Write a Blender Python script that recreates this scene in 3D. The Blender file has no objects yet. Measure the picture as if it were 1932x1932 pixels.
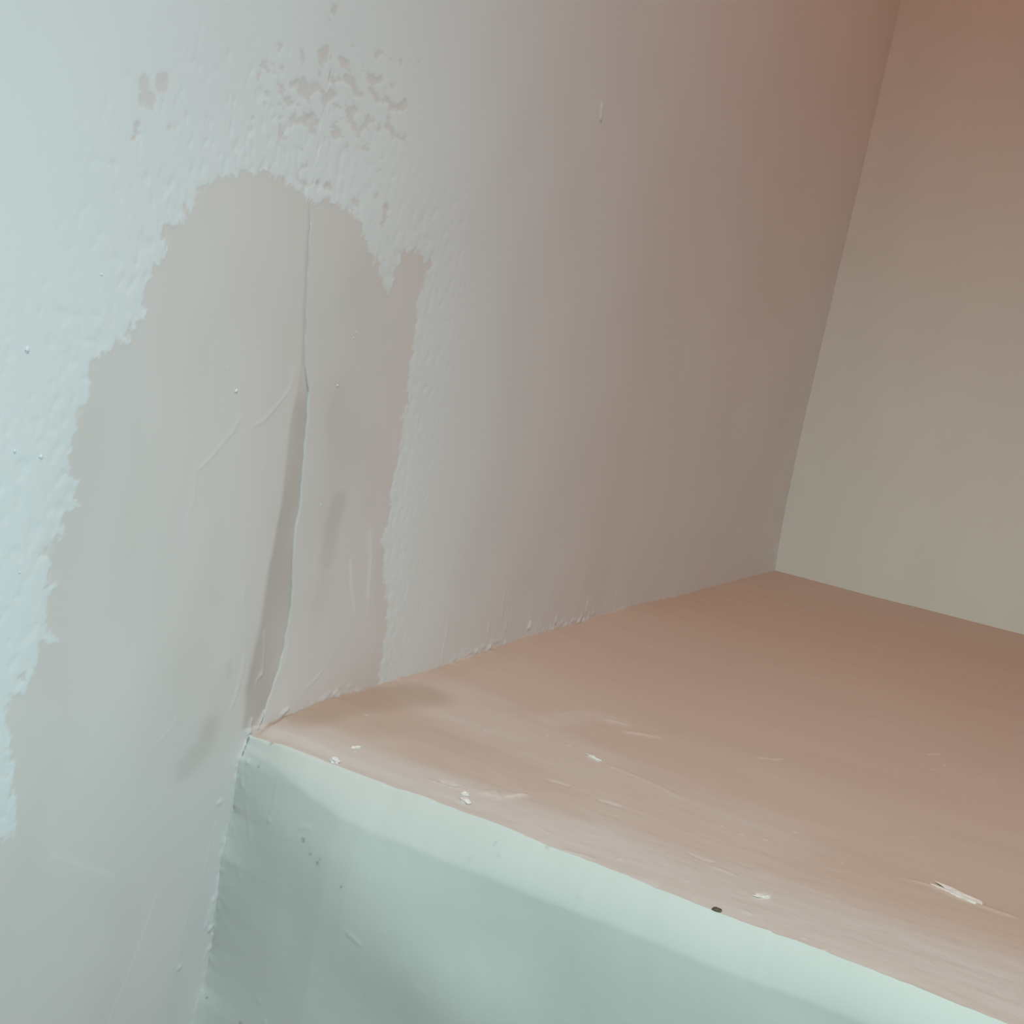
import bpy, bmesh, math, random
import numpy as np
from mathutils import Matrix, Vector

# ------------------------------------------------------------------ scene, camera, exposure, light
sc = bpy.context.scene
COL = sc.collection
vs = sc.view_settings
vs.view_transform = 'Standard'
vs.look = 'None'
vs.gamma = 1.0
vs.use_curve_mapping = False
vs.exposure = 0.0

IMG, F_PX, C0 = 1932.0, 2200.0, 966.0
SCALE = 1.2                    # metres from the lens to the inner corner, measured along the view axis
ZT = 1.0                       # height of the ledge top above the floor
LEDGE = 0.711 * SCALE          # how far the ledge comes forward from the back wall
YF = -LEDGE
RX, RZ_, RH = 0.70, -3.0, 2.4   # right wall, front wall, ceiling height
# columns: world right (+x), world down (-z), world forward (+y), in lens axes (right, down, forward)
M = np.array([[0.88185809, -0.19327094, 0.43008448],
              [0.22499139, 0.97407489, -0.02360027],
              [-0.41437325, 0.11757739, 0.90248012]])
Pc = np.array([(1461 - C0) / F_PX, (1076 - C0) / F_PX, 1.0])
_c = -M.T @ Pc * SCALE
CAM = np.array([_c[0], _c[2], ZT - _c[1]])


def w2(v):                     # lens axes -> world
    a = M.T @ np.asarray(v, float)
    return np.array([a[0], a[2], -a[1]])


cam_data = bpy.data.cameras.new('camera')
cam_data.sensor_width = 36.0
cam_data.lens = 36.0 * F_PX / IMG
cam_data.clip_start = 0.01
cam = bpy.data.objects.new('camera', cam_data)
R_, D_, Fw_ = w2((1, 0, 0)), w2((0, 1, 0)), w2((0, 0, 1))
cam.matrix_world = Matrix([[R_[i], -D_[i], -Fw_[i], CAM[i]] for i in range(3)] + [[0, 0, 0, 1]])
COL.objects.link(cam)
sc.camera = cam

world = bpy.data.worlds.new('world')
sc.world = world
world.use_nodes = True
bg = world.node_tree.nodes['Background']
bg.inputs[0].default_value = (0.60, 0.80, 1.0, 1)
bg.inputs[1].default_value = 0.0


def area(name, loc, target, sx, sy, col, power, spread=180):
    l = bpy.data.lights.new(name, 'AREA')
    l.shape = 'RECTANGLE'
    l.size, l.size_y = sx, sy
    l.color, l.energy = col, power
    l.spread = math.radians(spread)
    o = bpy.data.objects.new(name, l)
    o.location = loc
    d = Vector(target) - Vector(loc)
    o.rotation_euler = d.to_track_quat('-Z', 'Y').to_euler()
    COL.objects.link(o)
    return o


# daylight: a small window in the right-hand wall, plus two unseen cool fills added in mid-air
area('window_daylight', (RX - 0.02, -1.10, 1.10), (0, -1.04, 1.06), 0.25, 0.35, (0.656, 0.969, 1.0), 0.32, 60)
area('upper_cool_fill', (0.45, -1.45, 1.95), (0.10, -0.78, 1.0), 0.30, 0.30, (0.84, 0.991, 1.0), 2.12, 100)  # cool fill added above the front edge; the ceiling has no opening
area('low_cool_fill', (0.60, -2.00, 1.20), (0.25, 0, 1.0), 0.30, 0.30, (0.717, 1.0, 0.913), 0.23, 30)  # narrow fill added to brighten the low back wall
# unseen warm light added overhead, hung free of any wall
area('warm_top_light', (0.30, -0.60, 2.25), (0.10, -0.20, 1.2), 0.30, 0.20, (1.0, 0.286, 0.073), 1.92)

# ------------------------------------------------------------------ picture points -> points on the planes


def ray(px, py):
    return w2(((px - C0) / F_PX, (py - C0) / F_PX, 1.0))


def on(px, py, axis, val):
    d = ray(px, py)
    return CAM + d * ((val - CAM[axis]) / d[axis])


def oL(p): q = on(p[0], p[1], 0, 0.0); return (q[1], q[2])      # left wall  -> (y, z)
def oB(p): q = on(p[0], p[1], 1, 0.0); return (q[0], q[2])      # back wall  -> (x, z)
def oT(p): q = on(p[0], p[1], 2, ZT); return (q[0], q[1])       # ledge top  -> (x, y)
def oF(p): q = on(p[0], p[1], 1, YF); return (q[0], q[2])       # ledge face -> (x, z)


def PL(fn, pts): return np.array([fn(p) for p in pts])


# ------------------------------------------------------------------ numeric helpers
_rs = np.random.RandomState(11)
_perm = _rs.permutation(512)
_perm = np.concatenate([_perm, _perm])
_ga = _rs.rand(512) * 2 * np.pi
_gx, _gy = np.cos(_ga), np.sin(_ga)


def perlin(x, y, seed=0):
    x = x + seed * 17.37
    y = y + seed * 9.71
    xi = np.floor(x).astype(int); yi = np.floor(y).astype(int)
    xf = x - xi; yf = y - yi
    u = xf * xf * xf * (xf * (xf * 6 - 15) + 10)
    v = yf * yf * yf * (yf * (yf * 6 - 15) + 10)

    def g(ix, iy, fx, fy):
        h = _perm[(_perm[ix & 511] + iy) & 511]
        return _gx[h] * fx + _gy[h] * fy
    a = g(xi, yi, xf, yf); b = g(xi + 1, yi, xf - 1, yf)
    c = g(xi, yi + 1, xf, yf - 1); d = g(xi + 1, yi + 1, xf - 1, yf - 1)
    return 1.5 * ((a * (1 - u) + b * u) * (1 - v) + (c * (1 - u) + d * u) * v)


def fbm(x, y, seed=0, octv=3, gain=0.5):
    s, a = 0.0, 1.0
    for i in range(octv):
        s = s + a * perlin(x * 2 ** i, y * 2 ** i, seed + i * 3)
        a *= gain
    return s


def sstep(a, b, x):
    t = np.clip((x - a) / (b - a), 0, 1)
    return t * t * (3 - 2 * t)


def seg_dist(A, B, P):
    """distance from many points (A,B) to the open polyline P, and how far along it (0..1)"""
    best = np.full(A.shape, 1e9); tt = np.zeros(A.shape)
    L = np.r_[0, np.cumsum(np.hypot(*np.diff(P, axis=0).T))]
    for i in range(len(P) - 1):
        p, q = P[i], P[i + 1]
        e = q - p; n = e @ e + 1e-18
        t = np.clip(((A - p[0]) * e[0] + (B - p[1]) * e[1]) / n, 0, 1)
        d = np.hypot(A - p[0] - t * e[0], B - p[1] - t * e[1])
        m = d < best
        best = np.where(m, d, best)
        tt = np.where(m, (L[i] + t * math.sqrt(n)) / L[-1], tt)
    return best, tt


def add_local(field, A, B, P, reach, fn):
    """field += fn(distance, along) near the polyline P only"""
    lo, hi = P.min(0) - reach, P.max(0) + reach
    m = (A > lo[0]) & (A < hi[0]) & (B > lo[1]) & (B < hi[1])
    if not m.any():
        return
    d, t = seg_dist(A[m], B[m], P)
    field[m] += fn(d, t)


def sdf_poly(A, B, P):
    """signed distance to a closed polygon, negative inside"""
    Q = np.vstack([P, P[:1]])
    d, _ = seg_dist(A, B, Q)
    ins = np.zeros(A.shape, bool)
    for i in range(len(P)):
        (x1, y1), (x2, y2) = Q[i], Q[i + 1]
        c = ((y1 > B) != (y2 > B)) & (A < (x2 - x1) * (B - y1) / (y2 - y1 + 1e-18) + x1)
        ins ^= c
    return np.where(ins, -d, d)


def spaced(stops):
    """[(start, step), ..., (end, None)] -> coordinates"""
    out = []
    for (a, st), (b, _) in zip(stops[:-1], stops[1:]):
        n = max(1, int(round((b - a) / st)))
        out += list(a + (b - a) * np.arange(n) / n)
    out.append(stops[-1][0])
    return np.array(out)


def ip(x, xp, yp):
    o = np.argsort(xp)
    return np.interp(x, np.asarray(xp)[o], np.asarray(yp)[o])


# ------------------------------------------------------------------ object helpers


def link(o, parent=None):
    COL.objects.link(o)
    if parent is not None:
        o.parent = parent
    return o


def tag(o, label, cat, group=None):
    o['label'] = label
    o['category'] = cat
    if group:
        o['group'] = group
    return o


def mesh_obj(name, co, faces, mat, parent=None, attrs=None, smooth=True):
    """faces: (n,4) int array; only the used vertices are kept"""
    used = np.unique(faces)
    rem = np.full(len(co), -1); rem[used] = np.arange(len(used))
    f = rem[faces]
    me = bpy.data.meshes.new(name)
    me.vertices.add(len(used)); me.vertices.foreach_set('co', co[used].astype(np.float32).ravel())
    n = len(f)
    me.loops.add(n * 4); me.loops.foreach_set('vertex_index', f.astype(np.int32).ravel())
    me.polygons.add(n)
    me.polygons.foreach_set('loop_start', np.arange(0, n * 4, 4, dtype=np.int32))
    me.polygons.foreach_set('use_smooth', np.full(n, smooth))
    me.update(calc_edges=True)
    for k, v in (attrs or {}).items():
        a = me.attributes.new(k, 'FLOAT', 'POINT')
        a.data.foreach_set('value', v[used].astype(np.float32))
    me.materials.append(mat)
    return link(bpy.data.objects.new(name, me), parent)


def grid_faces(nu, nv, flip=False):
    i = np.arange(nu - 1)[:, None] * nv + np.arange(nv - 1)[None, :]
    f = np.stack([i, i + nv, i + nv + 1, i + 1], -1).reshape(-1, 4)
    return f[:, ::-1] if flip else f


def box_obj(name, lo, hi, mat, parent=None):
    bm = bmesh.new()
    bmesh.ops.create_cube(bm, size=1.0)
    lo, hi = Vector(lo), Vector(hi)
    for v in bm.verts:
        v.co = Vector([lo[i] + (hi[i] - lo[i]) * (v.co[i] + 0.5) for i in range(3)])
    me = bpy.data.meshes.new(name)
    bm.to_mesh(me); bm.free()
    me.materials.append(mat)
    return link(bpy.data.objects.new(name, me), parent)


def boxes_obj(name, boxes, mat, parent=None):
    bm = bmesh.new()
    for lo, hi in boxes:
        r = bmesh.ops.create_cube(bm, size=1.0)
        for v in r['verts']:
            v.co = Vector([lo[i] + (hi[i] - lo[i]) * (v.co[i] + 0.5) for i in range(3)])
    me = bpy.data.meshes.new(name)
    bm.to_mesh(me); bm.free()
    me.materials.append(mat)
    return link(bpy.data.objects.new(name, me), parent)


# ------------------------------------------------------------------ materials


class Nodes:
    def __init__(s, name):
        s.m = bpy.data.materials.new(name)
        s.m.use_nodes = True
        s.t = s.m.node_tree
        s.b = s.t.nodes['Principled BSDF']

    def n(s, typ, **kw):
        o = s.t.nodes.new(typ)
        for k, v in kw.items():
            setattr(o, k, v)
        return o

    def put(s, sock, v):
        if hasattr(v, 'is_linked'):
            s.t.links.new(v, sock)
        else:
            sock.default_value = v

    def coord(s, scale=(1, 1, 1)):
        c = s.n('ShaderNodeTexCoord'); mp = s.n('ShaderNodeMapping')
        s.t.links.new(c.outputs['Object'], mp.inputs[0])
        mp.inputs['Scale'].default_value = scale
        return mp.outputs[0]

    def noise(s, vec, scale, detail=3, rough=0.5):
        o = s.n('ShaderNodeTexNoise')
        s.t.links.new(vec, o.inputs['Vector'])
        o.inputs['Scale'].default_value = scale
        o.inputs['Detail'].default_value = detail
        o.inputs['Roughness'].default_value = rough
        return o.outputs['Fac']

    def attr(s, name):
        o = s.n('ShaderNodeAttribute'); o.attribute_name = name
        return o.outputs['Fac']

    def math(s, op, a, b=0.0):
        o = s.n('ShaderNodeMath', operation=op)
        s.put(o.inputs[0], a); s.put(o.inputs[1], b)
        return o.outputs[0]

    def remap(s, v, a, b, c, d):
        o = s.n('ShaderNodeMapRange')
        s.put(o.inputs[0], v)
        for i, x in enumerate((a, b, c, d)):
            o.inputs[i + 1].default_value = x
        return o.outputs[0]

    def mix(s, fac, a, b):
        o = s.n('ShaderNodeMix', data_type='RGBA')
        s.put(o.inputs['Factor'], fac)
        for sock, v in ((o.inputs[6], a), (o.inputs[7], b)):
            s.put(sock, v if hasattr(v, 'is_linked') else (*v, 1.0))
        return o.outputs[2]

    def bump(s, h, strength, dist, normal=None):
        o = s.n('ShaderNodeBump')
        s.put(o.inputs['Height'], h)
        s.put(o.inputs['Strength'], strength)
        o.inputs['Distance'].default_value = dist
        if normal is not None:
            s.t.links.new(normal, o.inputs['Normal'])
        return o.outputs[0]

    def out(s, col, rough=0.6, spec=0.3, normal=None):
        s.put(s.b.inputs['Base Color'], col if hasattr(col, 'is_linked') else (*col, 1.0))
        s.put(s.b.inputs['Roughness'], rough)
        s.b.inputs['Specular IOR Level'].default_value = spec
        if normal is not None:
            s.t.links.new(normal, s.b.inputs['Normal'])
        return s.m


def mat_wall_left():
    s = Nodes('painted_plaster')
    v = s.coord()
    vb = s.coord((1.0, 1.0, 0.22))                    # brush drag runs up the wall
    patch, stain_shade, pale, scratch = s.attr('patch'), s.attr('stain_shade'), s.attr('pale'), s.attr('scratch')
    big = s.noise(v, 9, 2)
    paint = s.mix(s.remap(big, 0.35, 0.65, 0, 1), (0.782, 0.800, 0.812), (0.768, 0.778, 0.792))
    skim = s.mix(s.remap(s.noise(v, 14, 3), 0.35, 0.65, 0, 1), (0.728, 0.668, 0.650), (0.705, 0.660, 0.645))
    c = s.mix(patch, paint, skim)
    c = s.mix(stain_shade, c, (0.36, 0.285, 0.225))
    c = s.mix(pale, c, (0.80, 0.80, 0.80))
    c = s.mix(scratch, c, (0.86, 0.80, 0.62))
    fine = s.noise(vb, 420, 3, 0.6)
    grain = s.noise(v, 1500, 2, 0.5)
    h = s.math('ADD', s.math('MULTIPLY', fine, s.remap(patch, 0, 1, 1.0, 0.12)), s.math('MULTIPLY', grain, 0.10))
    nb = s.bump(h, 0.11, 0.0005)
    return s.out(c, s.remap(patch, 0, 1, 0.50, 0.60), 0.25, nb)


def mat_plain(name, a, b, scale=10, rough=0.7, spec=0.2, fine=500, bs=0.2, stretch=(1, 1, 1)):
    s = Nodes(name)
    v = s.coord(stretch)
    c = s.mix(s.remap(s.noise(v, scale, 3), 0.35, 0.65, 0, 1), a, b)
    nb = s.bump(s.noise(v, fine, 3, 0.6), bs, 0.0005)
    return s.out(c, rough, spec, nb)


def mat_ledge(name, a, b, stain_shade_c, pale_c, drag):
    s = Nodes(name)
    v = s.coord(); vd = s.coord(drag)
    stain_shade, pale, skim = s.attr('stain_shade'), s.attr('pale'), s.attr('skim')
    c = s.mix(s.remap(s.noise(vd, 30, 3), 0.35, 0.65, 0, 1), a, b)
    c = s.mix(skim, c, pale_c)
    c = s.mix(stain_shade, c, stain_shade_c)
    c = s.mix(pale, c, (0.86, 0.83, 0.79))
    h = s.math('ADD', s.math('MULTIPLY', s.noise(vd, 220, 4, 0.65), s.remap(skim, 0, 1, 0.03, 0.55)),
               s.math('MULTIPLY', s.noise(v, 1600, 2), 0.1))
    return s.out(c, 0.62, 0.25, s.bump(h, 0.4, 0.0005))


M_LEFT = mat_wall_left()
M_BACK = mat_plain('old_plaster_back', (0.67, 0.66, 0.625), (0.70, 0.685, 0.65), 12, stretch=(1, 1, 0.4))
M_TOP = mat_ledge('pink_plaster_top', (0.59, 0.482, 0.408), (0.615, 0.505, 0.428), (0.40, 0.29, 0.205), (0.68, 0.635, 0.60), (0.25, 1, 1))
M_FACE = mat_ledge('white_painted_face', (0.69, 0.728, 0.685), (0.71, 0.742, 0.70), (0.30, 0.30, 0.28), (0.74, 0.79, 0.77), (1, 1, 0.5))
M_ROOM = mat_plain('room_plaster', (0.62, 0.54, 0.48), (0.60, 0.52, 0.46))
M_FLOOR = mat_plain('floor_boards', (0.33, 0.22, 0.14), (0.38, 0.26, 0.17), 20, 0.5, 0.3, 200, 0.2, (4, 0.4, 1))
M_WOOD = mat_plain('white_gloss_wood', (0.75, 0.76, 0.75), (0.77, 0.78, 0.77), 8, 0.35, 0.4, 200, 0.1)
M_CRUMB = mat_plain('broken_plaster', (0.80, 0.77, 0.73), (0.86, 0.84, 0.80), 300, 0.8, 0.2, 900, 0.4)
M_GRIT = mat_plain('dark_grit', (0.075, 0.055, 0.035), (0.17, 0.14, 0.10), 500, 0.8, 0.2, 900, 0.4)

# ------------------------------------------------------------------ edges measured from the photograph
E_LT = PL(oL, [(480, 1385), (500, 1366), (560, 1343), (601, 1326), (632, 1315), (700, 1298), (755, 1280), (833, 1258), (917, 1227),
               (985, 1203), (1042, 1186), (1135, 1161), (1215, 1138), (1300, 1119), (1398, 1092), (1461, 1076)])
E_LF = PL(oL, [(474, 1388), (463, 1410), (455, 1432), (449, 1480), (445, 1528), (434, 1575), (424, 1613), (417, 1670), (411, 1724),
               (404, 1775), (396, 1820), (388, 1853), (378, 1882), (365, 1932), (345, 2000)])
E_FT = PL(oF, [(474, 1388), (539, 1404), (616, 1436), (730, 1480), (800, 1503), (868, 1531), (960, 1564), (1048, 1602), (1125, 1630),
               (1200, 1658), (1300, 1699), (1400, 1739), (1500, 1776), (1655, 1834), (1760, 1879), (1882, 1929), (2000, 1976)])
E_LB = PL(oB, [(1699.5, 0), (1646.5, 231.6), (1588.6, 482.5), (1560, 610), (1528, 750), (1487, 932), (1470, 1020), (1461, 1076)])
E_BT = PL(oB, [(1461, 1076), (1555, 1101), (1646.7, 1125.5), (1750, 1151), (1850, 1176.5), (1932, 1197.5)])


def dz_wall(y): return ip(y, E_LT[:, 0], E_LT[:, 1] - ZT)
def dy_wall(z): return ip(z, E_LF[:, 1], E_LF[:, 0] - YF)
def dz_arris(x): return ip(x, E_FT[:, 0], E_FT[:, 1] - ZT)
def dz_back(x): return ip(x, E_BT[:, 0], E_BT[:, 1] - ZT)
def dx_corner(z): return ip(z, E_LB[:, 1], E_LB[:, 0])


# ------------------------------------------------------------------ left wall
# the crack in the plaster; the mesh columns are bent to run along it
CR = [(587, 380), (587, 400), (585, 462), (583, 524), (580, 586), (578, 648), (577, 690), (580, 717), (583, 739), (581, 788), (575, 850),
      (572, 897), (566, 959), (558, 1002), (553, 1061), (552, 1111), (547, 1164), (536, 1226), (527, 1260), (514, 1301), (500, 1345)]
CW = [3, 5, 7, 8, 8, 7, 6, 15, 22, 30, 33, 34, 36, 37, 44, 52, 53, 57, 55, 50, 38]
cr = PL(oL, CR); cl = PL(oL, [(p[0] - w, p[1]) for p, w in zip(CR, CW)])


def crack_y(z): return ip(z, cr[:, 1], cr[:, 0]) + 0.0005 * perlin(z * 160, z * 0 + 3, 6)


YM0 = float(cr[:, 0].mean())
ny = spaced([(RZ_, 0.25), (-1.10, 0.004), (-1.02, 0.0008), (YM0 - 0.0022, 0.0002), (YM0 + 0.0016, 0.00105), (-0.50, 0.0012), (-0.25, 0.0025), (0.012, None)])
nz = spaced([(0.0, 0.1), (0.72, 0.004), (0.80, 0.0008), (1.32, 0.0016), (1.50, 0.004), (1.80, 0.05), (RH, None)])
Y, Z = [a.ravel() for a in np.meshgrid(ny, nz, indexing='ij')]
YM = float(ny[np.argmin(np.abs(ny - cr[:, 0].mean()))])
Y = Y + (crack_y(Z) - YM) * np.exp(-((Y - YM) / 0.09) ** 2)

PATCH = PL(oL, [(500, 318), (470, 324), (440, 328), (405, 335), (385, 352), (372, 375), (350, 395), (345, 415), (320, 432), (310, 455),
                (303, 480), (290, 510), (280, 530), (272, 545), (270, 588), (255, 600), (245, 620), (235, 640), (215, 652), (190, 670),
                (175, 690), (165, 710), (160, 750), (150, 785), (140, 800), (135, 820), (130, 845), (125, 870), (129, 900), (140, 926),
                (144, 955), (128, 967), (114, 998), (103, 1032), (89, 1044), (96, 1055), (95, 1076), (98, 1104), (89, 1128), (92, 1148),
                (89, 1190), (103, 1208), (76, 1216), (76, 1247), (62, 1257), (62, 1273), (44, 1280), (57, 1302), (25, 1314), (25, 1324),
                (15, 1350), (13, 1373), (18, 1400), (24, 1444), (22, 1481), (34, 1534), (33, 1558), (25, 1580), (4, 1592), (-60, 1610),
                (-200, 1640), (-260, 2300), (440, 2300), (430, 1600), (462, 1430), (500, 1380), (640, 1335), (716, 1310), (716, 1260),
                (722, 1225), (728, 1180), (730, 1148), (727, 1117), (724, 1061), (722, 1015), (732, 987), (735, 975), (739, 928),
                (744, 897), (752, 872), (757, 847), (760, 804), (766, 766), (775, 711), (781, 648), (791, 574), (803, 520), (814, 497),
                (788, 476), (757, 475), (751, 506), (740, 535), (733, 553), (726, 540), (720, 515), (723, 494), (706, 488), (690, 462),
                (687, 440), (680, 418), (664, 400), (636, 385), (617, 380), (600, 381), (586, 374), (565, 358), (545, 350), (530, 340),
                (515, 325)])
near = (Y > -1.09) & (Z > 0.70) & (Z < 1.60)
yn, zn = Y[near], Z[near]
sd = np.full(Y.shape, 0.3)
sd[near] = sdf_poly(yn, zn, PATCH)
ragged = np.zeros(Y.shape)
ragged[near] = 0.0024 * fbm(yn * 200, zn * 150, 2, 4, 0.7) * sstep(-0.15, -0.75, yn * 0.9 + (zn - 1.15) * 0.25 + 0.1)
left_side = sstep(0.0, 0.03, -0.55 - Y)                # the ragged, sanded edge of the paint
sdn = sd + ragged * (0.35 + 0.65 * left_side)
# bits of paint sanded through around the patch
blot = np.full(Y.shape, -1.0)


def zone(pts, soft):
    q = np.zeros(Y.shape)
    q[near] = sstep(soft, -soft, sdf_poly(yn, zn, PL(oL, pts)))
    return q


Zn = [(zone([(500, 80), (560, 95), (640, 85), (700, 115), (765, 145), (778, 190), (765, 270), (700, 285), (640, 270), (560, 290), (520, 270), (490, 180)], 0.014), 0.10),
      (zone([(255, 148), (300, 140), (318, 160), (305, 200), (270, 208), (252, 190)], 0.003), 0.5),
      (zone([(243, 222), (262, 220), (262, 258), (245, 268)], 0.003), 0.25),
      (zone([(618, 4), (640, 4), (640, 42), (620, 42)], 0.003), 0.2),
      (zone([(470, 290), (600, 300), (740, 390), (800, 470), (690, 420), (560, 345)], 0.006), 0.34)]
nb1 = fbm(Y * 135, Z * 210, 5, 3, 0.55)
nb2 = fbm(Y * 260, Z * 190, 8, 2, 0.5)
for q, thr in Zn:
    blot = np.maximum(blot, np.where(q > 0.01, nb1 + (q - 1) * 0.9 - thr, -1))
for p, r in [((268, 157), 0.0030), ((303, 158), 0.0042), ((278, 190), 0.0042), ((256, 235), 0.0020), ((258, 250), 0.0016), ((251, 262), 0.0012),
             ((318, 240), 0.0012), ((630, 22), 0.0024), ((612, 100), 0.0042), ((655, 455), 0.0015)]:
    q = oL(p)
    blot = np.maximum(blot, 0.9 * (1 - np.hypot(Y - q[0], (Z - q[1]) * 1.15) / (r * 0.75)) + 0.4 * nb2)
ring = np.exp(-np.clip(sd, 0, None) / 0.02) * (sd > 0) * near
pits = sstep(0.42, 0.62, fbm(Y * 300, Z * 170, 21, 2, 0.5) + 0.42 * ring * left_side - 0.10) * sstep(0.07, 0.01, sd) * (sd > 0)
patch_m = np.maximum(sstep(0.0004, -0.0004, sdn), sstep(-0.03, 0.06, blot) * 0.8)

h = np.zeros(Y.shape)
h += 0.0008 * perlin(Y * 7, Z * 5, 1) * near + 0.00035 * perlin(Y * 24, Z * 16, 4)
h += 0.00011 * (1 - np.maximum(sstep(0.0009, -0.0009, sdn), sstep(-0.02, 0.10, blot)))      # thickness of the paint
h -= 0.00015 * pits
paint_rough = fbm(Y * 260, Z * 120, 31, 4, 0.62)
h += 0.000032 * paint_rough * (1 - patch_m) * (0.12 + 0.80 * np.exp(-np.clip(sd, 0, 1) / 0.05) * (0.25 + 0.75 * left_side))
h += 0.00006 * fbm(Y * 60, Z * 22, 41, 2) * patch_m

# the crack: skim coat pulled into a long trough with a crisp raised lip on the far side
yR = crack_y(zn) - 1e-5
yLd = ip(zn, cl[:, 1], cl[:, 0]) + 0.0007 * perlin(zn * 60, zn * 0 + 9, 7)
inz = (zn < cr[:, 1].max()) & (zn > 1.0)
wid = np.maximum(yR - yLd, 1e-4)
t = (yn - yLd) / wid
depth = np.interp(zn, [1.0, 1.06, 1.16, 1.21, 1.24, 1.40], [0.0005, 0.0006, 0.0006, 0.00028, 0.00008, 0.00006])
fade = np.clip((cr[:, 1].max() - zn) / 0.02, 0, 1) * inz
tr = np.where(t < 1, -depth * sstep(-0.35, 1.05, t) ** 0.9, 0)
lip = depth * 0.16 * np.exp(-np.clip((yn - yR) / 0.003, 0, 40)) * (t >= 1)
tr = np.where(t >= 1, lip, tr)
h[near] += tr * fade
slit_shade = np.zeros(Y.shape)
slit_shade[near] = (0.12 + 0.18 * (zn > oL((577, 740))[1])) * np.exp(-((yn - yR + 0.0003) / 0.00035) ** 2) * inz * np.clip(0.5 + 0.9 * perlin(zn * 120, zn * 0, 63), 0, 1)  # shade of the crack's crevice, painted as a thin dark line
slit_shade[near] += 0.10 * sstep(0.0, 0.3, t) * (t < 1) * inz * (zn >= oL((577, 690))[1])
trough = np.zeros(Y.shape); crack_band = np.zeros(Y.shape)
crack_band[near] = (sstep(-0.08, 0.14, t) * (t < 1.0) * inz * np.clip((oL((577, 690))[1] - zn) / 0.015, 0, 1) * (0.8 + 0.25 * perlin(zn * 40, yn * 60, 62)))  # browner band beside the lower part of the crack
trough[near] = ((t > 0.02) & (t < 1.0) & inz & (zn < oL((577, 700))[1])).astype(float)

# hairline ridges, nibs and trowel strokes
stain_shade = np.zeros(Y.shape); pale = np.zeros(Y.shape); scratch = np.zeros(Y.shape)


def blob(field, pts, wid_, amp, pw=2.0):
    P = PL(oL, pts)
    add_local(field, Y, Z, P, wid_ * 3, lambda d, tt: amp * np.exp(-(d / wid_) ** pw))


def ridge(pts, amp, wid_, taper=True, step=0.0):
    P = PL(oL, pts)
    add_local(h, Y, Z, P, wid_ * 4, lambda d, tt: amp * np.exp(-(d / wid_) ** 2) * ((np.clip(np.minimum(tt, 1 - tt) * 8, 0, 1)) if taper else 1))


for pts, a, w_ in [
    ([(566, 690), (551, 704), (552, 722), (545, 738), (520, 768), (498, 793), (472, 806)], 0.00032, 0.0007),
    ([(455, 780), (440, 812), (405, 853), (382, 878), (367, 886)], 0.00030, 0.0007),
    ([(367, 886), (364, 940), (352, 970), (348, 1050)], 0.00016, 0.0009),
    ([(461, 1100), (462, 1110), (457, 1130), (460, 1145)], 0.00035, 0.0008),
    ([(461, 1235), (458, 1268), (444, 1320), (432, 1345)], 0.00055, 0.0007),
    ([(500, 1190), (500, 1230), (497, 1260), (490, 1290)], 0.00050, 0.0007),
    ([(499, 1265), (486, 1282), (484, 1300)], 0.0005, 0.0008),
    ([(476, 1355), (470, 1375), (466, 1388)], 0.0011, 0.0009),
    ([(499, 1342), (492, 1360), (484, 1376)], 0.0011, 0.0010),
    ([(545, 1335), (532, 1345), (528, 1352)], 0.0009, 0.0010),
    ([(468, 1390), (461, 1412), (452, 1438), (448, 1470), (446, 1500)], 0.0009, 0.0011),
    ([(446, 1490), (440, 1530), (436, 1570), (425, 1600)], 0.0006, 0.0012),
    ([(425, 1595), (416, 1660), (410, 1720)], 0.0003, 0.0012),
    ([(300, 1400), (325, 1375), (333, 1352)], 0.0002, 0.0010),
    ([(412, 1650), (403, 1710), (396, 1745)], 0.0006, 0.0012),
    ([(402, 1690), (392, 1735), (385, 1757)], 0.0005, 0.0011),
    ([(400, 1745), (392, 1756)], 0.0010, 0.0011),
    ([(410, 1515), (420, 1512)], 0.0007, 0.0010),
    ([(334, 1828), (342, 1822)], 0.0008, 0.0010),
    ([(405, 1550), (392, 1610), (383, 1655)], 0.0002, 0.0007),
    ([(365, 1690), (345, 1760), (332, 1830)], 0.0002, 0.0007),
    ([(846, 1158), (841, 1200), (834, 1230), (832, 1254)], 0.0005, 0.0008),
    ([(952, 1112), (949, 1140), (946, 1170)], 0.0005, 0.0009),
    ([(924, 1170), (920, 1195)], 0.0004, 0.0009),
    ([(955, 1170), (954, 1190)], 0.0007, 0.0010),
    ([(1001, 1170), (995, 1188)], 0.0016, 0.0012),
    ([(1108, 1130), (1103, 1155)], 0.0010, 0.0011),
    ([(1048, 1162), (1046, 1176)], 0.0010, 0.0011),
    ([(1118, 1152), (1122, 1162)], 0.0008, 0.0011),
    ([(1163, 1117), (1162, 1130)], 0.0007, 0.0011),
    ([(1136, 195), (1133, 230)], 0.0011, 0.0016),
    ([(662, 1055), (664, 1110), (672, 1160)], 0.0004, 0.0010),
    ([(700, 1000), (702, 1050), (697, 1110), (693, 1160)], 0.00028, 0.0016),
    ([(587, 420), (588, 445)], 0.0005, 0.0006),
    ([(613, 1258), (600, 1276), (570, 1305)], 0.00025, 0.0008),
    ([(545, 1200), (540, 1240), (532, 1270)], 0.00025, 0.0010),
]:
    ridge(pts, a * 0.75, w_ * 0.65)
    blob(pale, pts, w_ * 0.55, min(0.5, 350 * a + 0.12))
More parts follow.
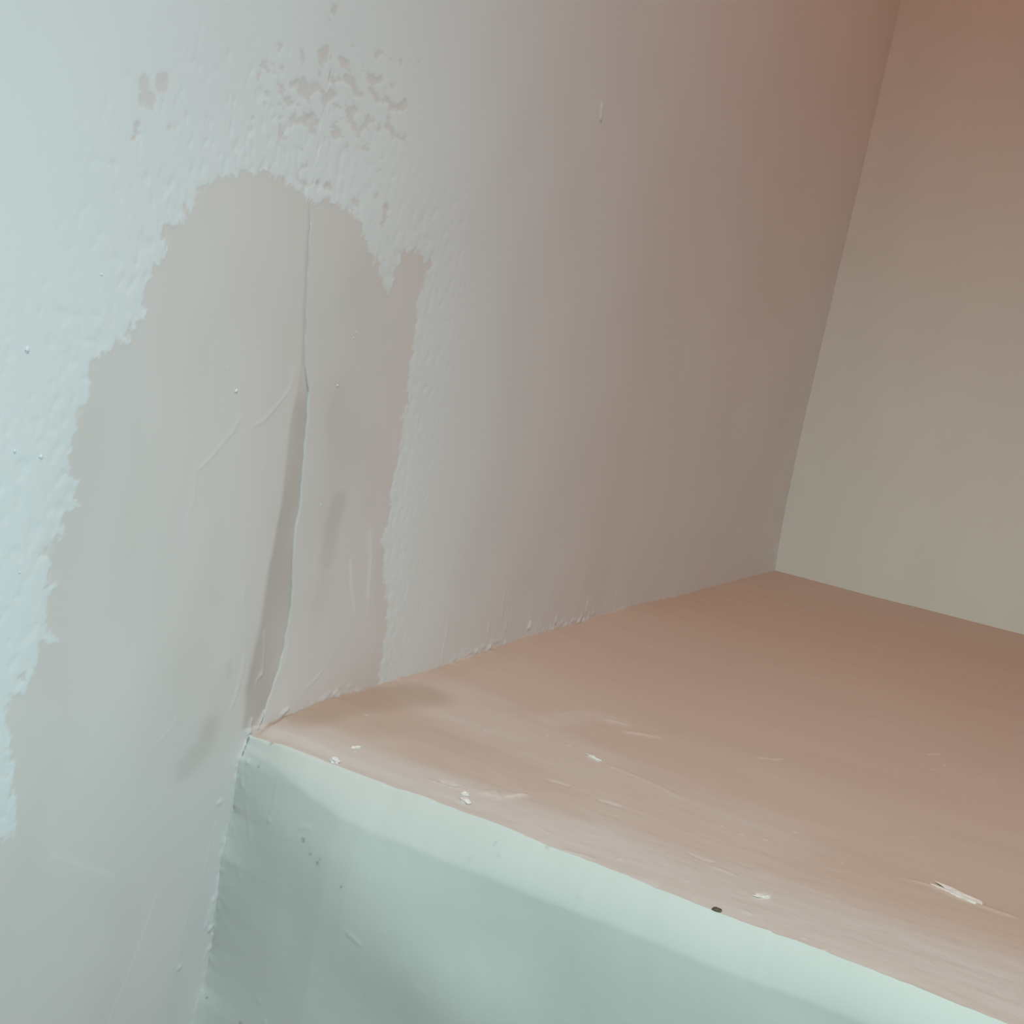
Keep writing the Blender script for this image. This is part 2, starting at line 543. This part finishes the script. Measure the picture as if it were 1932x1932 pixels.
# crumbly plaster bead along the joint with the ledge and down the corner of its face
bead = np.zeros(Y.shape)
dJ, tJ = seg_dist(yn, zn, E_LT)
zone_s = sstep(-0.30, -0.38, yn) * 0.7 + 0.3 * sstep(-0.12, -0.2, yn)
bead[near] = np.exp(-(dJ / 0.004) ** 2) * zone_s * np.clip(0.4 + 1.4 * fbm(yn * 200, zn * 260, 51, 3, 0.6), 0, 2) * 0.0007 * np.clip(0.25 + 1.1 * perlin(yn * 26, zn * 0 + 5, 64), 0.1, 1)
dK, tK = seg_dist(yn, zn, E_LF)
bead[near] += np.exp(-(dK / 0.0035) ** 2) * np.clip(0.3 + 1.4 * fbm(yn * 300, zn * 200, 52, 3, 0.6), 0, 2) * 0.0007 * (0.1 + 0.9 * sstep(0.86, 0.93, zn))
h += bead
# vertical trowel drag low on the wall right of the patch
drag = np.zeros(Y.shape)
drag[near] = sstep(1.10, 1.02, zn) * sstep(-0.70, -0.62, yn) * sstep(-0.25, -0.35, yn)
h += 0.00007 * drag * fbm(Y * 260 + Z * 14, Z * 26, 61, 3, 0.6)


# join with the back wall
h += dx_corner(Z) * np.exp(-np.clip(-Y, 0, 9) / 0.06) * (Z > 0.98)

blob(stain_shade, [(398, 1375), (385, 1410), (352, 1450)], 0.0054, 0.20, 3.0)
blob(stain_shade, [(625, 760), (630, 850), (615, 960)], 0.0125, 0.12)
blob(stain_shade, [(690, 560), (700, 700), (670, 800)], 0.018, 0.085)
blob(stain_shade, [(160, 800), (135, 980), (110, 1150), (95, 1260)], 0.010, 0.06)
blob(stain_shade, [(470, 560), (520, 620), (560, 660)], 0.014, 0.03)
blob(pale, [(390, 1000), (360, 1080), (350, 1150)], 0.012, 0.10)
blob(pale, [(120, 1420), (200, 1480), (330, 1520)], 0.022, 0.10)
blob(stain_shade, [(640, 950), (625, 1000), (618, 1050)], 0.0055, 0.17, 4)
blob(stain_shade, [(700, 860), (705, 940)], 0.012, 0.05)
blob(stain_shade, [(718, 1040), (716, 1140)], 0.006, 0.07)
blob(stain_shade, [(610, 1100), (600, 1140)], 0.006, 0.08)
blob(stain_shade, [(380, 1120), (345, 1180), (335, 1260)], 0.010, 0.06)
blob(stain_shade, [(320, 1580), (300, 1680)], 0.012, 0.04)
blob(stain_shade, [(433, 1255), (433, 1272)], 0.0016, 0.18)
stain_shade += 0.50 * crack_band + slit_shade
pale[near] += 0.45 * np.exp(-((yn - yR - 0.0004) / 0.0004) ** 2) * inz * (zn < oL((577, 740))[1]) * np.clip(0.6 + 0.8 * perlin(zn * 70, zn * 0, 65), 0, 1)  # highlight on the crack's lip, painted as a pale line
stain_shade += 0.05 * np.clip(fbm(Y * 45, Z * 18, 71, 3), 0, 1) * patch_m
blob(pale, [(430, 1180), (425, 1240)], 0.008, 0.20)
blob(pale, [(240, 1270), (215, 1330), (180, 1400)], 0.020, 0.16)
blob(pale, [(100, 1612), (215, 1652)], 0.0012, 0.22)
blob(pale, [(500, 345), (498, 400)], 0.003, 0.12)
blob(pale, [(697, 1010), (700, 1060), (694, 1120)], 0.0022, 0.25)
blob(pale, [(662, 1060), (668, 1150)], 0.0014, 0.25)
for pp in [(995, 1180), (1231, 1112), (1107, 1140), (834, 1240), (949, 1150)]:
    blob(pale, [pp, (pp[0] - 1, pp[1] + 6)], 0.0016, 0.5)
blob(scratch, [(298, 1683), (258, 1798), (202, 1935), (170, 2010)], 0.00040, 0.45, 4)
dark = np.zeros(Y.shape)

co = np.stack([h, Y, Z], 1)
faces = grid_faces(len(ny), len(nz))                    # facing +x
hid = (Y > YF + 0.03) & (Z < ZT - 0.03)                 # what the ledge covers
ok = ~hid[faces].all(1)
faces = faces[ok]
fm = sdn[faces].mean(1) < 0
ft = trough[faces].mean(1) > 0.5
attrs = {'patch': patch_m, 'stain_shade': np.clip(stain_shade, 0, 1), 'pale': np.clip(pale, 0, 1), 'scratch': np.clip(scratch, 0, 1)}
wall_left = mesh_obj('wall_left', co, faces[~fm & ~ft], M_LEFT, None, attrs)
wall_left['kind'] = 'structure'
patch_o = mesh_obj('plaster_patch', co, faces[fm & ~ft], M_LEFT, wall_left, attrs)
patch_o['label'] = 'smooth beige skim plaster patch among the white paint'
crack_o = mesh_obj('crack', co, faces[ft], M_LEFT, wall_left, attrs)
crack_o['label'] = 'brown sunken crack running down the plaster patch'
box_obj('wall_core', (-0.12, RZ_, 0), (-0.012, 0.10, RH), M_ROOM, wall_left)


def lump(name, loc, axes, r, mat, seed, parent=None, k=0.75):
    """a small irregular pebble of plaster; axes = three perpendicular world vectors, r = radii along them"""
    rs = np.random.RandomState(seed)
    bm = bmesh.new()
    bmesh.ops.create_icosphere(bm, subdivisions=2, radius=1.0)
    off = rs.rand(3) * 9
    for v in bm.verts:
        d = 1 + k * float(perlin(np.array([v.co.x * 2.1 + off[0] + v.co.z]), np.array([v.co.y * 2.1 + off[1] + v.co.z * 0.7]))[0])
        q = v.co * d
        q.z = max(q.z, -0.4)
        v.co = Vector(axes[0]) * (q.x * r[0]) + Vector(axes[1]) * (q.y * r[1]) + Vector(axes[2]) * (q.z * r[2])
    for f in bm.faces:
        f.smooth = parent is not None
    me = bpy.data.meshes.new(name)
    bm.to_mesh(me); bm.free()
    me.materials.append(mat)
    o = bpy.data.objects.new(name, me)
    o.location = loc
    return link(o, parent)


NIB = [((445, 738), 0.0011), ((427, 693), 0.0005), ((50, 660), 0.0013), ((25, 851), 0.0009), ((75, 862), 0.0009), ((668, 638), 0.0006),
       ((673, 627), 0.0005), ((637, 728), 0.0008), ((605, 953), 0.0005), ((190, 518), 0.0006), ((655, 1093), 0.0005), ((36, 1080), 0.0006)]
for i, (p, r) in enumerate(NIB):
    yy, zz = oL(p)
    j = int(np.argmin((Y - yy) ** 2 + (Z - zz) ** 2))
    lump('plaster_nib', (h[j], yy, zz), ((1, 0, 0), (0, 1, 0), (0, 0, 1)), (r * 0.35, r * 0.55, r * 0.7), M_LEFT, 100 + i, wall_left)

# ------------------------------------------------------------------ back wall
nx = spaced([(-0.012, 0.004), (0.40, 0.05), (RX, None)])
nzb = spaced([(ZT - 0.02, 0.004), (1.60, 0.05), (RH, None)])
X, Z2 = [a.ravel() for a in np.meshgrid(nx, nzb, indexing='ij')]
hb = 0.0006 * perlin(X * 8, Z2 * 5, 15) + 0.0003 * perlin(X * 30, Z2 * 14, 16)
hb += 0.0012 * np.exp(-np.clip(X, 0, 1) / 0.006) * np.clip(0.5 + perlin(X * 0, Z2 * 30, 17), 0, 2)
cob = np.stack([X, -hb, Z2], 1)
wall_back = mesh_obj('wall_back', cob, grid_faces(len(nx), len(nzb)), M_BACK)
wall_back['kind'] = 'structure'
box_obj('wall_core', (-0.12, 0.012, 0), (RX + 0.1, 0.12, RH), M_ROOM, wall_back)

# ------------------------------------------------------------------ the ledge: top and face share their front edge
ledge = bpy.data.objects.new('boxed_ledge', None)
ledge.location = (0, YF, 0)
link(ledge)
tag(ledge, 'deep boxed plaster ledge with pinkish top and pale green white face below the walls', 'ledge')

xs = spaced([(-0.004, 0.0008), (0.30, 0.0016), (0.42, 0.02), (RX, None)])
ys = spaced([(YF, 0.0008), (YF + 0.20, 0.0016), (YF + 0.45, 0.004), (0.004, None)])
XT, YT = [a.ravel() for a in np.meshgrid(xs, ys, indexing='ij')]
XP = np.clip(XT, 0, 9)
fy = YT - YF                                             # distance back from the front edge
dz = dz_wall(YT) * np.exp(-XP / 0.035)
arr = dz_arris(XP) - dz_wall(np.full(1, YF))[0] * np.exp(-XP / 0.035)
dz += arr * np.exp(-fy / 0.05) + dz_back(XP) * np.exp(YT / 0.05)
front = np.exp(-fy / 0.10)
hT = 0.0009 * perlin(XT * 9, YT * 7, 81) + 0.0003 * perlin(XT * 14, YT * 40, 82) * front
hT += 0.00010 * fbm(XT * 70, YT * 180, 83, 3, 0.6) * sstep(0.13, 0.02, fy) * sstep(0.03, 0.10, XT)
hT += 0.00004 * fbm(XT * 35, YT * 120, 84, 3, 0.6) * sstep(0.30, 0.1, fy)
# crumbled front edge
hT -= 0.00025 * np.exp(-fy / 0.0022) * np.clip(0.6 + 1.2 * fbm(XT * 90, XT * 0 + 2, 85, 3, 0.6), 0, 2)
# bead of plaster at the foot of the left wall
hT += 0.0005 * np.exp(-XP / 0.004) * np.clip(0.3 + 1.5 * fbm(XT * 260, YT * 140, 86, 3, 0.6), 0, 2) * sstep(-0.15, -0.4, YT)


def wob(d, tt, w, P):
    return w * 0.7 * np.abs(perlin(tt * 9 + d / w, d / w * 0.7 + P[0, 0] * 400, 87)) if w < 0.005 else 0.0


def strokeT(field, pts, wid_, amp, pw=2.0, taper=False):
    P = PL(oT, pts)
    add_local(field, XT, YT, P, wid_ * 3, lambda d, tt: amp * np.exp(-((d + wob(d, tt, wid_, P)) / wid_) ** pw) * (np.clip(np.minimum(tt, 1 - tt) * 8, 0, 1) if taper else 1))


for pts, a, w_ in [
    ([(800, 1470), (840, 1484), (868, 1490), (884, 1496)], 0.0006, 0.0014),
    ([(912, 1497), (936, 1494), (943, 1508), (925, 1510)], 0.0006, 0.0010),
    ([(955, 1505), (985, 1500), (1000, 1502)], 0.0006, 0.0012),
    ([(1108, 1428), (1122, 1431), (1132, 1438)], 0.0010, 0.0012),
    ([(1180, 1381), (1210, 1385), (1242, 1392)], 0.0006, 0.0020),
    ([(1140, 1358), (1165, 1362), (1182, 1369)], 0.0005, 0.0020),
    ([(1050, 1350), (1080, 1343), (1115, 1345)], 0.0005, 0.0022),
    ([(1132, 1440), (1180, 1456), (1240, 1480), (1290, 1505)], 0.0005, 0.0030),
    ([(745, 1293), (790, 1293)], 0.0005, 0.0016),
    ([(850, 1287), (868, 1289)], 0.0005, 0.0016),
    ([(835, 1256), (862, 1256), (880, 1246)], 0.0015, 0.0030),
    ([(905, 1238), (920, 1236)], 0.0009, 0.0020),
    ([(1080, 1178), (1110, 1180)], 0.0014, 0.0030),
    ([(1690, 1652), (1750, 1668), (1800, 1690), (1860, 1712), (1932, 1736)], 0.0009, 0.0020),
    ([(1340, 1630), (1370, 1640), (1395, 1650)], 0.0006, 0.0014),
    ([(998, 1553), (1020, 1563), (1040, 1572)], 0.0005, 0.0012),
    ([(1060, 1600), (1100, 1612), (1130, 1622)], 0.0006, 0.0014),
    ([(1400, 1712), (1418, 1722)], 0.0007, 0.0012),
]:
    strokeT(hT, pts, w_ * 0.65, a * 0.6, 2.0, True)
for pts, a, w_ in [
    ([(830, 1475), (850, 1483), (865, 1486)], -0.0010, 0.0012),
    ([(1030, 1474), (1055, 1478), (1075, 1486)], -0.0009, 0.0010),
    ([(1125, 1509), (1150, 1514), (1175, 1522)], -0.0008, 0.0010),
    ([(1300, 1606), (1330, 1620), (1352, 1624)], -0.0008, 0.0010),
    ([(560, 1342), (520, 1362), (492, 1374)], -0.0010, 0.0010),
    ([(640, 1312), (600, 1326), (570, 1337)], -0.0012, 0.0018),
]:
    strokeT(hT, pts, w_, a, 2.0, True)

stT = np.zeros(XT.shape); paT = np.zeros(XT.shape); skT = np.zeros(XT.shape)
strokeT(stT, [(560, 1352), (620, 1340), (680, 1335), (740, 1322), (800, 1318)], 0.0130, 0.46, 4)
strokeT(stT, [(620, 1365), (690, 1385), (740, 1375)], 0.009, 0.14, 3)
strokeT(stT, [(700, 1310), (820, 1285), (940, 1240), (1100, 1195)], 0.010, 0.08)
strokeT(stT, [(1180, 1155), (1250, 1140), (1330, 1120)], 0.020, 0.14)
strokeT(stT, [(560, 1342), (520, 1362), (492, 1374)], 0.0012, 0.5)
strokeT(skT, [(500, 1398), (700, 1455), (900, 1520), (1100, 1590), (1350, 1680), (1700, 1800), (2000, 1900)], 0.030, 0.95, 3)
strokeT(skT, [(860, 1330), (930, 1370), (1050, 1420), (1200, 1490), (1400, 1560)], 0.030, 0.45, 3)
strokeT(skT, [(1040, 1362), (1110, 1350), (1160, 1362)], 0.008, 0.35, 3)
strokeT(skT, [(760, 1420), (850, 1455), (960, 1490), (1080, 1540)], 0.008, -0.22, 3)
skT = np.clip(skT + 0.16 * fbm(XT * 22, YT * 90, 91, 3, 0.6) * sstep(0.25, 0.05, fy), 0, 1)
for pts, w_, a in [([(1180, 1383), (1240, 1391)], 0.0030, 0.25), ([(1140, 1360), (1182, 1368)], 0.0030, 0.20), ([(912, 1499), (940, 1506)], 0.0022, 0.45),
                   ([(958, 1505), (982, 1503)], 0.0022, 0.6), ([(838, 1256), (875, 1252)], 0.0030, 0.5), ([(1770, 1675), (1820, 1694)], 0.0022, 0.5),
                   ([(1436, 1690), (1446, 1684)], 0.0022, 0.6), ([(1432, 1432), (1440, 1430), (1460, 1434), (1475, 1432)], 0.0008, 0.5),
                   ([(1752, 1424), (1772, 1424)], 0.0008, 0.5), ([(1110, 1428), (1132, 1437)], 0.0012, 0.6)]:
    strokeT(paT, pts, w_, a)
_r = np.random.RandomState(5)
spk = [(1782, 1445), (1760, 1452), (1850, 1468), (1872, 1475), (1363, 1555), (1398, 1570), (1500, 1566), (1445, 1581), (1588, 1625), (1720, 1578),
       (1030, 1390), (1072, 1408), (915, 1382), (668, 1418), (690, 1357), (1170, 1620), (1515, 1768), (1555, 1790), (1452, 1752), (1310, 1690), (1296, 1660)]
for p in spk:
    strokeT(paT, [p, (p[0] + 3, p[1] + 1)], 0.0006, 0.6); strokeT(hT, [p, (p[0] + 3, p[1] + 1)], 0.0006, 0.0003)

EDGE_R = 0.0022
zT = ZT + dz + hT
yTT = YT.copy()
coT = np.stack([XT, yTT, zT], 1)
attT = {'stain_shade': np.clip(stT, 0, 1), 'pale': np.clip(paT, 0, 1), 'skim': skT}
top = mesh_obj('ledge_top', coT - np.array([0, YF, 0]), grid_faces(len(xs), len(ys)), M_TOP, ledge, attT)
top['label'] = 'pinkish tan plaster top of the ledge with trowel streaks'

# face: s runs down from the front edge; a built-up bevel leans out below the edge
ss = spaced([(0.0, 0.0004), (0.004, 0.0008), (0.22, 0.004), (0.26, 0.1), (ZT, None)])
XF, S = [a.ravel() for a in np.meshgrid(xs, ss, indexing='ij')]
z_edge = np.interp(XF, xs, zT.reshape(len(xs), len(ys))[:, 0])
XFP = np.clip(XF, 0, 9)
zz = z_edge - S * (z_edge / ZT)
band = 0.0105 + 0.0045 * perlin(XF * 9, XF * 0 + 4, 95)
band = np.interp(XF, *[np.array(v) for v in zip((0, 0.004), (0.02, 0.008), (0.05, 0.0135), (0.10, 0.0150), (0.16, 0.014), (0.24, 0.0135), (0.40, 0.014))])
lean = np.interp(XF, [0, 0.03, 0.06, 0.12, 0.22, 0.40], [0.5, 0.75, 0.85, 0.75, 0.62, 0.60])
out_ = lean * band * (1 - np.exp(-S / band * 1.25))               # how far the surface has come forward at depth S
out_ = lean * np.where(S < band, S - S ** 2 / (2 * band) * 0.72, band * 0.64)
wav = 0.0030 * perlin(XF * 11 + S * 5, S * 6 + 2, 96) * sstep(0, 0.03, S) + 0.0007 * perlin(XF * 26, S * 20, 97) * sstep(0.004, 0.02, S)
P_ = PL(oF, [(560, 1545), (640, 1610), (720, 1720), (830, 1820), (900, 1880)])
dd, _t = seg_dist(XF, zz, P_)
wav += 0.0030 * np.exp(-(dd / 0.022) ** 2)
fyy = YF - out_ - wav
dyw = dy_wall(zz) - (np.interp(zz, [0, ZT], [0, 0]))
fyy += (dyw + np.interp(XF * 0, [0, 1], [0, 0])) * np.exp(-XFP / 0.012) * sstep(0.0, 0.006, S) + 0.0
hF = np.zeros(XF.shape)


def strokeF(field, pts, wid_, amp, pw=2.0, taper=True):
    P = PL(oF, pts)
    add_local(field, XF, zz, P, wid_ * 3, lambda d, tt: amp * np.exp(-(d / wid_) ** pw) * (np.clip(np.minimum(tt, 1 - tt) * 8, 0, 1) if taper else 1))


for pts, a, w_ in [
    ([(541, 1460), (538, 1500), (531, 1535)], 0.0003, 0.0008), ([(531, 1534), (528, 1542)], 0.0008, 0.0010),
    ([(476, 1505), (480, 1535), (484, 1560), (490, 1590)], 0.0004, 0.0007), ([(458, 1610), (463, 1640), (470, 1660)], 0.0003, 0.0007),
    ([(480, 1430), (477, 1438)], 0.0012, 0.0010), ([(468, 1460), (466, 1482)], 0.0009, 0.0009),
    ([(690, 1735), (700, 1742), (720, 1760)], 0.0005, 0.0012), ([(590, 1550), (610, 1548), (616, 1556)], 0.0004, 0.0012),
    ([(505, 1872), (512, 1880)], 0.0005, 0.0010), ([(520, 1910), (527, 1916)], 0.0005, 0.0010), ([(1104, 1674), (1108, 1680)], 0.0006, 0.0010),
]:
    strokeF(hF, pts, w_ * 0.6, a * 0.5)
hF += 0.00006 * fbm(XF * 90, zz * 60, 98, 3, 0.6)
beadF = np.exp(-XFP / 0.0035) * np.clip(0.2 + 1.5 * fbm(XF * 300, zz * 240, 99, 3, 0.6), 0, 2) * 0.0003
fyy = fyy - hF - beadF * sstep(0.0, 0.01, S) * (0.15 + 0.85 * sstep(0.86, 0.93, zz))
fyy = np.where(S <= 0, YF, fyy)
stF = np.zeros(XF.shape); paF = np.zeros(XF.shape); skF = np.zeros(XF.shape)
for p, r, a in [((601, 1570), 0.0006, 0.9), ((632, 1611), 0.0005, 0.9), ((617, 1595), 0.0004, 0.6), ((636, 1603), 0.0003, 0.5), ((681, 1651), 0.0004, 0.7),
                ((513, 1400), 0.0005, 0.8), ((500, 1441), 0.0004, 0.7), ((472, 1918), 0.0006, 0.7), ((398, 1875), 0.0004, 0.7), ((943, 1585), 0.0004, 0.5),
                ((953, 1604), 0.0004, 0.4), ((905, 1608), 0.0004, 0.3), ((1033, 1597), 0.0005, 0.4)]:
    strokeF(stF, [p, (p[0] + 1, p[1] + 2)], r, a, 2, False)
# shade painted for the gap where the face has pulled off the wall
for gap in ([(470, 1391), (468, 1400)], [(467, 1405), (466, 1411)], [(466, 1416), (465, 1420)]):
    strokeF(stF, gap, 0.00045, 1.0, 4, False)
    blob(stain_shade, gap, 0.00045, 1.0, 4)
coF = np.stack([XF, fyy, zz], 1)
attF = {'stain_shade': np.clip(stF, 0, 1), 'pale': np.clip(paF, 0, 1), 'skim': skF}
face = mesh_obj('ledge_face', coF - np.array([0, YF, 0]), grid_faces(len(xs), len(ss), True), M_FACE, ledge, attF)
face['label'] = 'pale green white painted front face of the ledge'

# ------------------------------------------------------------------ loose plaster on the ledge
UP = (0, 0, 1)


def top_z(x, y):
    j = int(np.argmin((XT - x) ** 2 + (YT - y) ** 2))
    return float(zT[j])


def crumb(name, p, rx, ry, rz, rot, mat, label, cat, seed, group=None):
    x, y = oT(p)
    a = (math.cos(rot), math.sin(rot), 0); b = (-math.sin(rot), math.cos(rot), 0)
    o = lump(name, (x, y, top_z(x, y) + rz * 0.35), (a, b, UP), (rx, ry, rz), mat, seed)
    return tag(o, label, cat, group)


G = 'plaster crumbs on the ledge'
crumb('plaster_crumb', (632, 1433), 0.0017, 0.0015, 0.0014, 0.2, M_CRUMB, 'white plaster crumb nearest the left wall, on the front edge of the ledge', 'crumb', 1, G)
crumb('plaster_crumb', (672, 1412), 0.0020, 0.0008, 0.0007, 0.9, M_CRUMB, 'thin curled plaster crumb just behind the leftmost crumb on the ledge', 'crumb', 2, G)
crumb('plaster_crumb', (878, 1514), 0.0022, 0.0016, 0.0011, 0.0, M_CRUMB, 'larger front crumb of the white pair on the ledge edge', 'crumb', 3, G)
crumb('plaster_crumb', (877, 1501), 0.0014, 0.0012, 0.0008, 0.2, M_CRUMB, 'smaller rear crumb of the white pair on the ledge edge', 'crumb', 4, G)
crumb('plaster_crumb', (1120, 1432), 0.0040, 0.0008, 0.0006, -0.3, M_CRUMB, 'slender white plaster crumb alone in the middle of the ledge top', 'crumb', 5, G)
crumb('plaster_crumb', (1438, 1689), 0.0026, 0.0015, 0.0006, 0.5, M_CRUMB, 'flat white plaster crumb just behind the dark splinter on the ledge', 'crumb', 6, G)
crumb('plaster_flake', (1806, 1687), 0.0085, 0.0026, 0.0007, -0.25, M_CRUMB, 'long white flake of plaster at the far right of the ledge', 'flake', 7)
crumb('wood_splinter', (1353, 1712), 0.0016, 0.0009, 0.0007, 0.1, M_GRIT, 'tiny dark brown splinter on the front edge of the ledge', 'splinter', 8)

# ------------------------------------------------------------------ the rest of the stair hall, outside the picture
floor = box_obj('floor', (-0.12, RZ_ - 0.12, -0.1), (RX + 0.12, 0.12, 0.0), M_FLOOR); floor['kind'] = 'structure'
ceil = box_obj('ceiling', (-0.12, RZ_ - 0.12, RH), (RX + 0.12, 0.12, RH + 0.1), M_ROOM); ceil['kind'] = 'structure'
wf = box_obj('wall_front', (-0.12, RZ_ - 0.12, 0), (RX + 0.12, RZ_, RH), M_ROOM); wf['kind'] = 'structure'
W0, W1, WZ0, WZ1 = -1.85, -1.05, 0.75, 1.75
wr = boxes_obj('wall_right', [((RX, RZ_, 0), (RX + 0.12, W0, RH)), ((RX, W1, 0), (RX + 0.12, 0.1, RH)),
                              ((RX, W0, 0), (RX + 0.12, W1, WZ0)), ((RX, W0, WZ1), (RX + 0.12, W1, RH))], M_ROOM)
wr['kind'] = 'structure'
win = boxes_obj('window_1', [((RX + 0.04, W0, WZ0), (RX + 0.08, W0 + 0.05, WZ1)), ((RX + 0.04, W1 - 0.05, WZ0), (RX + 0.08, W1, WZ1)),
                             ((RX + 0.04, W0 + 0.05, WZ0), (RX + 0.08, W1 - 0.05, WZ0 + 0.05)),
                             ((RX + 0.04, W0 + 0.05, WZ1 - 0.05), (RX + 0.08, W1 - 0.05, WZ1))], M_WOOD)
win['kind'] = 'structure'
gl = Nodes('window_glass')
gl.b.inputs['Transmission Weight'].default_value = 1.0
gl.b.inputs['Roughness'].default_value = 0.02
box_obj('pane', (RX + 0.055, W0 + 0.05, WZ0 + 0.05), (RX + 0.06, W1 - 0.05, WZ1 - 0.05), gl.m, win)
